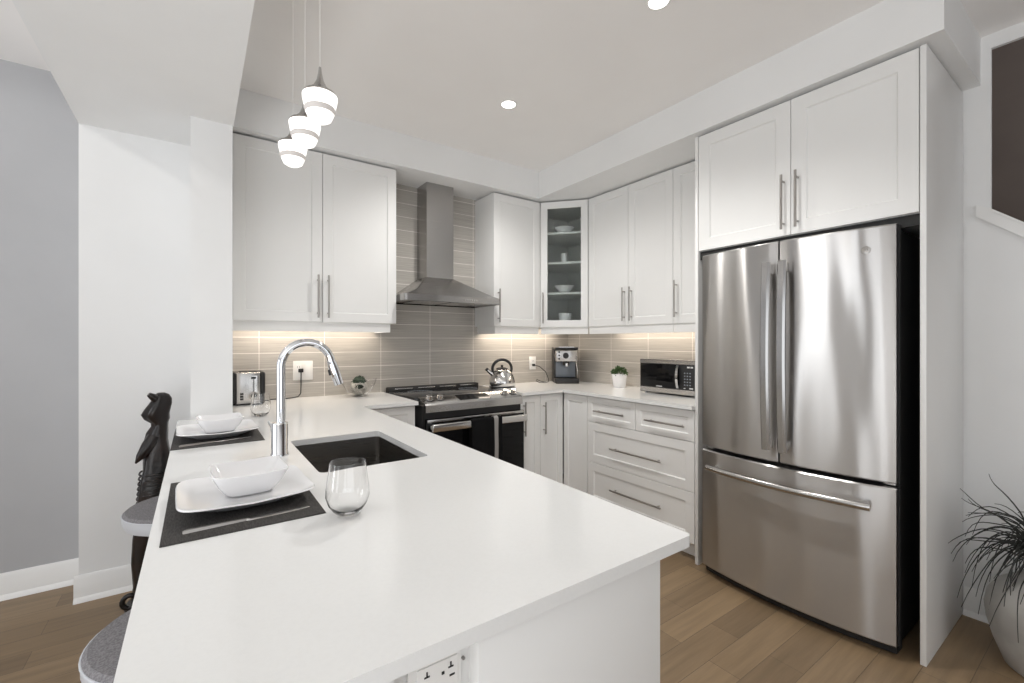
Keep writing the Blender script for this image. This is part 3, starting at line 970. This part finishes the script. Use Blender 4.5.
# small potted plant
def leafball(m, cx, cy, cz, rx, rz, n, ls):
    for i in range(n):
        a = random.uniform(0, 2 * math.pi); b = math.acos(random.uniform(-.1, 1)); q = random.uniform(.55, 1)
        d = Vector((math.sin(b) * math.cos(a), math.sin(b) * math.sin(a), math.cos(b)))
        p = Vector((cx + d.x * rx * q, cy + d.y * rx * q, cz + d.z * rz * q))
        t = (d + Vector((random.uniform(-.5, .5), random.uniform(-.5, .5), random.uniform(-.2, .5)))).normalized()
        s_ = t.cross(Vector((random.random(), random.random(), random.random()))).normalized()
        nn = t.cross(s_) * ls * .12
        w = ls * .32
        m.loft([[p, p + nn * .1, p + s_ * .0005], [p + t * ls * .5 + s_ * w, p + t * ls * .5 + nn, p + t * ls * .5 - s_ * w], [p + t * ls, p + t * ls + nn * .1, p + t * ls - s_ * .0005]])
pp = thing('potted_plant', 'small green plant in white tapered pot on the right worktop', 'plant', (2.83, 2.487, ZK))
MB().lathe([(0, 0), (.047, 0), (.050, .004), (.063, .108), (.060, .110), (.056, .100), (.0, .095)], (2.83, 2.487, ZK), 32).build('pot', M_porc, pp)
MB().lathe([(0, .094), (.056, .0945), (.05, .101), (0, .103)], (2.83, 2.487, ZK), 20).build('soil', M_moss, pp)
m = MB()
leafball(m, 2.83, 2.487, ZK + .106, .058, .056, 260, .022)
m.build('foliage', M_leaf, pp)

# microwave
mw = thing('microwave', 'black and stainless countertop microwave beside the refrigerator panel', 'microwave', (2.82, 1.94, ZK))
mx, my0, my1, mz0, mz1 = 2.685, 1.700, 2.160, ZK + .010, 1.160
MB().box(mx + .022, 2.955, my0 + .004, my1 - .004, mz0 + .004, mz1 - .004, .003).build('body', M_matblack, mw)
MB().box(mx + .010, 2.955, my0 + .004, my1 - .004, mz1 - .0045, mz1 - .001, .001).build('top_cover', M_steel, mw)
fp = MB().box(mx, mx + .022, my0, my1, mz0, mz1, .003).build('front_frame', M_black, mw)
MB().box(mx - .002, mx + .002, my0 + .014, my1 - .002, mz1 - .028, mz1 - .004).build('top_trim', M_steel, fp)
MB().box(mx - .002, mx + .002, my0 + .014, my1 - .002, mz0 + .003, mz0 + .036).build('bottom_trim', M_steel, fp)
dw = MB().box(mx - .004, mx + .001, 1.835, my1 - .004, mz0 + .040, mz1 - .031, .001).build('door', M_blkglass, fp)
m = MB()
rings = []
for k in range(13):
    t_ = k / 12
    z = mz0 + .045 + (mz1 - mz0 - .08) * t_
    bo = .012 + .022 * math.sin(math.pi * t_)
    rings.append([(mx - bo, 1.838 - .004 * math.sin(math.pi * t_) + dy, z) for dy in (-.009, 0, .009)] + [(mx - bo + .008, 1.838 + dy, z) for dy in (.009, -.009)])
m.loft(rings).build('handle', M_smooth, dw)
m = MB()
for r_i in range(5):
    for c_i in range(3):
        yy = 1.79 - c_i * .020; zz = mz0 + .070 + r_i * .020
        m.box(mx - .0012, mx + .001, yy - .005, yy + .005, zz - .004, zz + .004, .001)
m.build('keypad', M_screen, fp)
MB().box(mx - .0015, mx + .001, 1.752, 1.772, mz0 + .185, mz0 + .195).box(mx - .0015, mx + .001, 1.728, 1.746, mz0 + .185, mz0 + .195).box(mx - .0015, mx + .001, 1.728, 1.755, mz0 + .045, mz0 + .053).box(mx - .0015, mx + .001, 1.785, 1.797, mz0 + .045, mz0 + .050).build('clock_digits', M_print, fp)
m = MB()
for k in range(7):
    yy = 2.012 - k * .007
    m.box(mx - .0048, mx - .0035, yy - .0028, yy + .0028, mz0 + .045, mz0 + .051)
m.build('lettering', M_print, dw)
MB().box(2.80, 2.90, my1 - .004, my1 + .028, ZK + .02, 1.10, .004).build('rear_black_box', M_matblack, mw)  # plain black item behind the microwave, not identified
for (a, b) in ((mx + .04, my0 + .03), (mx + .04, my1 - .03), (2.92, my0 + .03), (2.92, my1 - .03)):
    MB().cyl((a, b, ZK), (a, b, mz0 + .006), .012, 12).build('foot', M_plate, mw)

# glass bowl with woven twig nest and moss ball
bwx, bwy = .905, 3.10
gb = MB().lathe([(0, 0), (.035, 0), (.048, .006), (.078, .035), (.104, .080), (.118, .122), (.1172, .1222), (.1032, .0805), (.0770, .0360), (.0472, .0072), (.034, .0014), (0, .0014)], (bwx, bwy, ZK), 40).build('glass_bowl', M_thin)
recentre(gb, (bwx, bwy, ZK)); tag(gb, 'flared clear glass bowl holding a woven nest near the range', 'bowl')
m = MB()
from mathutils import Euler
for i in range(26):
    q_ = Euler((random.uniform(0, 3.14), random.uniform(0, 3.14), random.uniform(0, 3.14))).to_matrix()
    off = random.uniform(-.6, .6)
    rs = .0535 + random.uniform(-.002, .002)
    m.tube([Vector((bwx, bwy, ZK + .0615)) + q_ @ Vector((rs * math.sqrt(1 - off * off) * math.cos(R(a)), rs * math.sqrt(1 - off * off) * math.sin(R(a)), rs * off + .003 * math.sin(R(a) * 3))) for a in range(0, 361, 15)], .0019, 6, cap=False)
tw_ = m.build('twig_nest', M_vine); recentre(tw_, (bwx, bwy, ZK + .02))
tag(tw_, 'pale woven twig nest inside the glass bowl', 'decoration')
m = MB()
m.lathe([(0, -.045), (.022, -.039), (.039, -.022), (.044, 0), (.039, .022), (.022, .038), (0, .044)], (bwx, bwy, ZK + .094), 24)
leafball(m, bwx, bwy, ZK + .094, .043, .042, 190, .012)
ms = m.build('moss_ball', M_moss); recentre(ms, (bwx, bwy, ZK + .08)); tag(ms, 'dark green moss ball sitting on the twig nest', 'decoration')

# ------------------------------------------------------------------ dishes in the glass corner cabinet
def dish_bowl(z, r, h, label, px=2.60, py=2.90):
    o = MB().lathe([(0, 0), (r * .45, 0), (r * .5, .008), (r * .85, h * .7), (r, h), (r * .97, h), (r * .8, h * .72), (r * .4, .012), (0, .010)], (px, py, z), 32).build('serving_bowl', M_porc)
    recentre(o, (px, py, z)); tag(o, label, 'bowl')
dish_bowl(2.218, .085, .050, 'wide white bowl on the top shelf of the glass cabinet')
dish_bowl(1.706, .085, .060, 'white bowl on the lowest shelf of the glass cabinet')
o = MB().lathe([(0, 0), (.026, 0), (.027, .06), (.030, .075), (.027, .075), (.024, .008), (0, .006)], (2.58, 2.88, 1.965), 28).build('cup', M_porc)
recentre(o, (2.58, 2.88, 1.965)); tag(o, 'small white cup on the middle shelf of the glass cabinet', 'cup')
o = MB().lathe([(0, 0), (.050, 0), (.054, .05), (.056, .10), (.052, .10), (.048, .01), (0, .008)], (2.59, 2.88, 1.43), 28).build('canister', M_porc)
recentre(o, (2.59, 2.88, 1.43)); tag(o, 'straight white bowl on the floor of the glass cabinet', 'bowl')

# ------------------------------------------------------------------ place settings
def supersq(a, e): 
    c_, s__ = math.cos(a), math.sin(a)
    return math.copysign(abs(c_) ** e, c_), math.copysign(abs(s__) ** e, s__)
def sq_ring(cx, cy, rx, ry, z, e=.42, rot=0, n=48, lift=0):
    out = []
    for k in range(n):
        u, v = supersq(2 * math.pi * k / n, e)
        x, y = u * rx, v * ry
        zz = z + lift * (abs(u * v))
        out.append((cx + x * math.cos(rot) - y * math.sin(rot), cy + x * math.sin(rot) + y * math.cos(rot), zz))
    return out
def setting(cx, cy, mx_, my_, lab, prot):
    g = 'place settings on the peninsula'
    o = MB().box(mx_ - .143, mx_ + .143, my_ - .222, my_ + .222, ZK, ZK + .0025, .0008, 1).build('placemat', M_mat)
    recentre(o, (mx_, my_, ZK)); tag(o, 'black woven placemat under the plate ' + lab[0], 'placemat', 'placemats on the peninsula')
    zb = ZK + .0026
    m = MB()
    m.loft([sq_ring(cx, cy, .078, .078, zb, .5, prot), sq_ring(cx, cy, .085, .085, zb + .004, .5, prot), sq_ring(cx, cy, .134, .134, zb + .024, .30, prot, lift=.006), sq_ring(cx, cy, .132, .132, zb + .027, .30, prot, lift=.006), sq_ring(cx, cy, .098, .098, zb + .012, .42, prot), sq_ring(cx, cy, .02, .02, zb + .010, .6, prot)])
    o = m.build('dinner_plate', M_porc, sharp=60); recentre(o, (cx, cy, zb)); tag(o, 'square white dinner plate with upturned corners ' + lab[1], 'plate', 'square plates on the peninsula')
    zb2 = zb + .0125
    m = MB()
    bx, by = cx + .008, cy + .022
    m.loft([sq_ring(bx, by, .048, .048, zb2, .5, prot), sq_ring(bx, by, .052, .052, zb2 + .004, .45, prot), sq_ring(bx, by, .066, .066, zb2 + .025, .36, prot), sq_ring(bx, by, .080, .080, zb2 + .052, .3, prot, lift=.004), sq_ring(bx, by, .0775, .0775, zb2 + .053, .3, prot, lift=.004), sq_ring(bx, by, .062, .062, zb2 + .026, .36, prot), sq_ring(bx, by, .046, .046, zb2 + .010, .45, prot), sq_ring(bx, by, .01, .01, zb2 + .008, .6, prot)])
    o = m.build('square_bowl', M_porc, sharp=60); recentre(o, (bx, by, zb2)); tag(o, 'square white bowl stacked on the plate ' + lab[1], 'bowl', 'square bowls on the plates')
    return zb
def knife(p, ang, lab):
    k = thing('table_knife', lab, 'knife', p, 'table knives')
    z = p[2]
    m = MB()
    def ring(x, w, h): return [(p[0] + x, p[1] - w, z), (p[0] + x, p[1] + w, z), (p[0] + x, p[1] + w * .6, z + h), (p[0] + x, p[1] - w * .6, z + h)]
    m.loft([ring(-.115, .0045, .004), ring(-.108, .005, .006), ring(-.04, .0042, .005), ring(-.008, .0038, .004)]).build('handle', M_nickel, k)
    m = MB()
    m.loft([ring(-.008, .0038, .004), ring(0, .0068, .002), ring(.06, .0072, .0018), ring(.09, .005, .0015), ring(.115, .0015, .001)]).build('blade', M_smooth, k)
    k.rotation_euler = (0, 0, ang)
    return k
setting(.095, 1.235, .087, 1.251, ('nearest the camera', 'nearest the camera'), R(2))
setting(.068, 2.135, .068, 2.147, ('beside the white pillar', 'beside the white pillar'), R(2))
knife((.092, 1.078, ZK + .0027), R(3), 'steel table knife on the placemat nearest the camera')
knife((.060, 1.985, ZK + .0027), R(14), 'steel table knife on the placemat beside the white pillar')

# stemless wine glasses
def wine_glass(x, y, label):
    prof = [(0, 0), (.019, 0), (.024, .002), (.030, .008), (.040, .022), (.0455, .040), (.0445, .060), (.0405, .087), (.0370, .113), (.0362, .113),
            (.0397, .085), (.0437, .060), (.0447, .041), (.0391, .023), (.0285, .0098), (.018, .006), (0, .005)]
    o = MB().lathe(prof, (x, y, ZK + .0003), 48).build('wine_glass', M_glass, sharp=60)
    recentre(o, (x, y, ZK)); tag(o, label, 'glass', 'stemless wine glasses')
    return o
wine_glass(.268, 1.0, 'clear stemless wine glass standing in front of the sink')
wine_glass(.262, 2.56, 'clear stemless wine glass standing in front of the toaster')

# ------------------------------------------------------------------ bar stools
def stool(cx, cy, label):
    s_ = thing('bar_stool', label, 'stool', (cx, cy, 0), 'bar stools under the peninsula overhang')
    zt = .645
    MB().lathe([(0, zt - .06), (.165, zt - .060), (.182, zt - .052), (.190, zt - .030), (.190, zt - .010)], (cx, cy, 0), 56).build('seat_shell', M_seatside, s_)
    MB().lathe([(.1885, zt - .012), (.1885, zt - .004), (.180, zt + .004), (.14, zt + .008), (0, zt + .006)], (cx, cy, 0), 56).build('seat_cushion', M_seatfab, s_)
    MB().tube([(cx + .1895 * math.cos(a * R(7.5)), cy + .1895 * math.sin(a * R(7.5)), zt - .008) for a in range(49)], .003, 8, cap=False).build('piping', M_seatside, s_)
    MB().cyl((cx, cy, .02), (cx, cy, zt - .058), .027, 20).build('pedestal', M_matblack, s_)
    MB().lathe([(0, 0), (.19, 0), (.19, .008), (.06, .02), (.03, .03), (0, .03)], (cx, cy, 0), 40).build('base', M_matblack, s_)
    pts = [(cx + .13 * math.cos(a * R(12)), cy + .13 * math.sin(a * R(12)), .24) for a in range(31)]
    m = MB().tube(pts, .010, 10, cap=False).tube([(cx, cy, .24), (cx - .13, cy, .24)], .008, 8).tube([(cx, cy, .24), (cx + .13, cy, .24)], .008, 8)
    m.build('foot_ring', M_matblack, s_)
stool(-.005, 1.265, 'round grey upholstered bar stool nearest the camera')
stool(-.040, 2.20, 'round grey upholstered bar stool beside the dark carved sculpture')

# ------------------------------------------------------------------ carved sculpture
st = thing('wood_sculpture', 'tall dark carved wooden figure sculpture standing against the pillar wall', 'sculpture', (-.20, 2.82, 0))
prof = [  # z, centre x, half width x, half depth y
    (.03, -.20, .060, .055), (.10, -.205, .050, .045), (.22, -.205, .052, .045), (.33, -.195, .055, .048), (.42, -.185, .062, .05), (.52, -.178, .064, .055), (.60, -.165, .066, .056),
    (.66, -.158, .060, .052), (.72, -.158, .056, .05), (.76, -.160, .050, .048), (.80, -.162, .046, .045), (.84, -.158, .042, .042), (.87, -.150, .033, .036),
    (.885, -.150, .034, .035), (.905, -.160, .050, .040), (.93, -.168, .056, .043), (.955, -.160, .052, .045), (.98, -.150, .046, .044), (1.005, -.143, .038, .040), (1.025, -.143, .028, .030), (1.034, -.146, .014, .016)]
rings = []
n = 28
for j, (z, cx0, rx, ry) in enumerate(prof):
    ring = []
    for k in range(n):
        a = 2 * math.pi * k / n
        rg_ = 1 + .07 * math.sin(3 * a + z * 14) + .05 * math.sin(5 * a - z * 9)
        ring.append((cx0 + rx * rg_ * math.cos(a), 2.82 + ry * rg_ * math.sin(a), z))
    rings.append(ring)
MB().loft(rings).build('body', M_statue, st, sharp=60)
MB().tube([(-.17, 2.80, .82), (-.195, 2.785, .78), (-.222, 2.78, .735), (-.240, 2.785, .705)], [.030, .028, .018, .004], 12).build('elbow', M_statue, st, sharp=60)
MB().tube([(-.160, 2.80, 1.0), (-.178, 2.79, 1.020), (-.192, 2.785, 1.032)], [.022, .016, .010], 10).build('topknot', M_statue, st, sharp=60)
m = MB()
for k in range(9):
    z = .46 + k * .024
    cxk = -.180 + k * .0018
    m.tube([(cxk + .064 * math.cos(R(a)), 2.82 + .056 * math.sin(R(a)), z + .012 * math.sin(R(a * 1.0 + 40))) for a in range(150, 391, 16)], .0045, 6)
m.build('carved_folds', M_statue, st)
MB().lathe([(0, 0), (.085, 0), (.088, .012), (.075, .030), (0, .032)], (-.20, 2.82, 0), 28).build('base', M_statue, st)
MB().tube([(-.262 + .026 * math.cos(R(a)), 2.775, .055 + .030 * math.sin(R(a))) for a in range(0, 361, 24)], .011, 10, cap=False).build('curl', M_statue, st, sharp=60)

# ------------------------------------------------------------------ floor vase with dried grass
vx, vy = 2.705, .19
v = thing('floor_vase', 'large pale stone vase with dark wispy grass by the right wall', 'vase', (vx, vy, 0))
MB().lathe([(0, 0), (.138, 0), (.148, .008), (.178, .09), (.197, .165), (.202, .215), (.194, .265), (.165, .312), (.122, .348), (.086, .378), (.068, .415), (.068, .450), (.075, .472), (.080, .478), (.070, .478), (.058, .45), (.060, .41), (0, .39)], (vx, vy, 0), 48).build('pot', M_vase, v)
random.seed(11)
gr = MB()
for i in range(120):
    a = random.gauss(R(145), .75) if i < 95 else random.uniform(0, 2 * math.pi)
    reach = random.uniform(.08, .40)
    d = Vector((math.cos(a), math.sin(a), 0))
    if d.y * reach > .26: reach = .26 / d.y
    if d.x * reach > .20: reach = .20 / d.x
    up = random.uniform(.08, .34) if i % 3 else random.uniform(.02, .14)
    droop = random.uniform(.06, .40)
    p0 = Vector((vx + random.uniform(-.035, .035), vy + random.uniform(-.035, .035), .41))
    sd = Vector((-d.y, d.x, .6)) * random.uniform(-.05, .05)
    wob = random.uniform(0, 6)
    pts = []
    for k in range(13):
        t_ = k / 12
        pts.append(p0 + d * reach * (1.35 * t_ - .35 * t_ ** 2.5) + sd * math.sin(t_ * 3.0) + Vector((0, 0, .06 * min(1, t_ * 3) + up * t_ - droop * t_ ** 2.4 + .010 * math.sin(t_ * 8 + wob))))
    gr.tube(pts, [.0038 * (1 - .74 * k / 12) for k in range(13)], 5)
gr.build('dried_grass', M_blade, v)

# ------------------------------------------------------------------ lamps
def pendant(x, y, zb, label):
    p = thing('pendant_light', label, 'pendant lamp', (x, y, ZC), 'pendant lamps over the peninsula')
    MB().lathe([(0, 0), (.022, .001), (.033, .008), (.041, .026), (.0475, .052), (.0515, .074), (.0515, .082), (.046, .086), (0, .086)], (x, y, zb), 40).build('glass_shade', M_pglass, p, sharp=60)
    MB().lathe([(.0415, .027), (.0438, .030), (.0470, .040), (.0455, .043)], (x, y, zb), 40, cap=False).build('ridge', M_pband, p, sharp=60)
    MB().lathe([(.0510, .081), (.0525, .083), (.047, .090), (.033, .099), (.019, .112), (.011, .130), (.006, .152), (.0035, .172), (0, .173)], (x, y, zb), 40).build('cap', M_steel, p, sharp=60)
    MB().cyl((x, y, zb + .17), (x, y, ZC - .02), .0009, 8).build('cord', M_plate, p)
    MB().lathe([(0, -.022), (.045, -.022), (.05, -.018), (.05, 0), (0, 0)], (x, y, ZC - .0005), 28).build('ceiling_rose', M_plate, p)

pendant(.315, 1.491, 1.975, 'teardrop pendant lamp with lit opal glass, hanging nearest the camera')
pendant(.311, 1.708, 1.975, 'middle teardrop pendant lamp of the three over the peninsula')
pendant(.307, 1.924, 1.975, 'teardrop pendant lamp hanging farthest from the camera, nearest the pillar')

def downlight(x, y, label, power, spread=150, blend=.6, soft=.05, col=(1, .975, .94)):
    p = thing('recessed_light', label, 'ceiling light', (x, y, ZC), 'recessed ceiling lights')
    MB().lathe([(.036, 0), (.050, 0), (.052, -.003), (.050, -.006), (.040, -.004)], (x, y, ZC), 32, cap=False).build('trim_ring', M_plate, p)
    MB().lathe([(0, -.0025), (.040, -.0025), (.040, -.001), (0, -.001)], (x, y, ZC), 32).build('diffuser', M_lamp, p)
    l = bpy.data.lights.new('downlight', 'SPOT')
    l.energy = power; l.color = col; l.spot_size = R(spread); l.spot_blend = blend; l.shadow_soft_size = soft
    lo = bpy.data.objects.new('downlight', l); COL.objects.link(lo); lo.parent = p
    lo.location = (0, 0, -.03)
downlight(1.515, 2.185, 'lit recessed ceiling light in front of the range hood', 54)
downlight(1.565, 1.165, 'lit recessed ceiling light at the top edge above the peninsula', 54, spread=125, blend=.9)
downlight(-1.08, 1.7, 'recessed ceiling light left of the bulkhead beam', 11, spread=178, blend=.1, soft=.03)
downlight(-1.6, -1.5, 'added unseen ceiling light over the living area behind the camera', 22, spread=170)  # extra lamp added out of view to brighten the room

# warm strips under the wall cabinets
WARM = (1, .87, .73)
def strip(x0, x1, y0, y1, e, nm='under_cabinet_light'):
    return area(nm, ((x0 + x1) / 2, (y0 + y1) / 2, ZU - .003), (0, 0, 0), x1 - x0, y1 - y0, e, WARM)
strip(.20, 1.05, 3.14, 3.18, 2.8)
strip(1.97, 2.75, 3.14, 3.18, 3.0)
strip(2.87, 2.91, 1.56, 2.60, 2.7)

for o in bpy.data.objects:
    if '_org' in o: del o['_org']
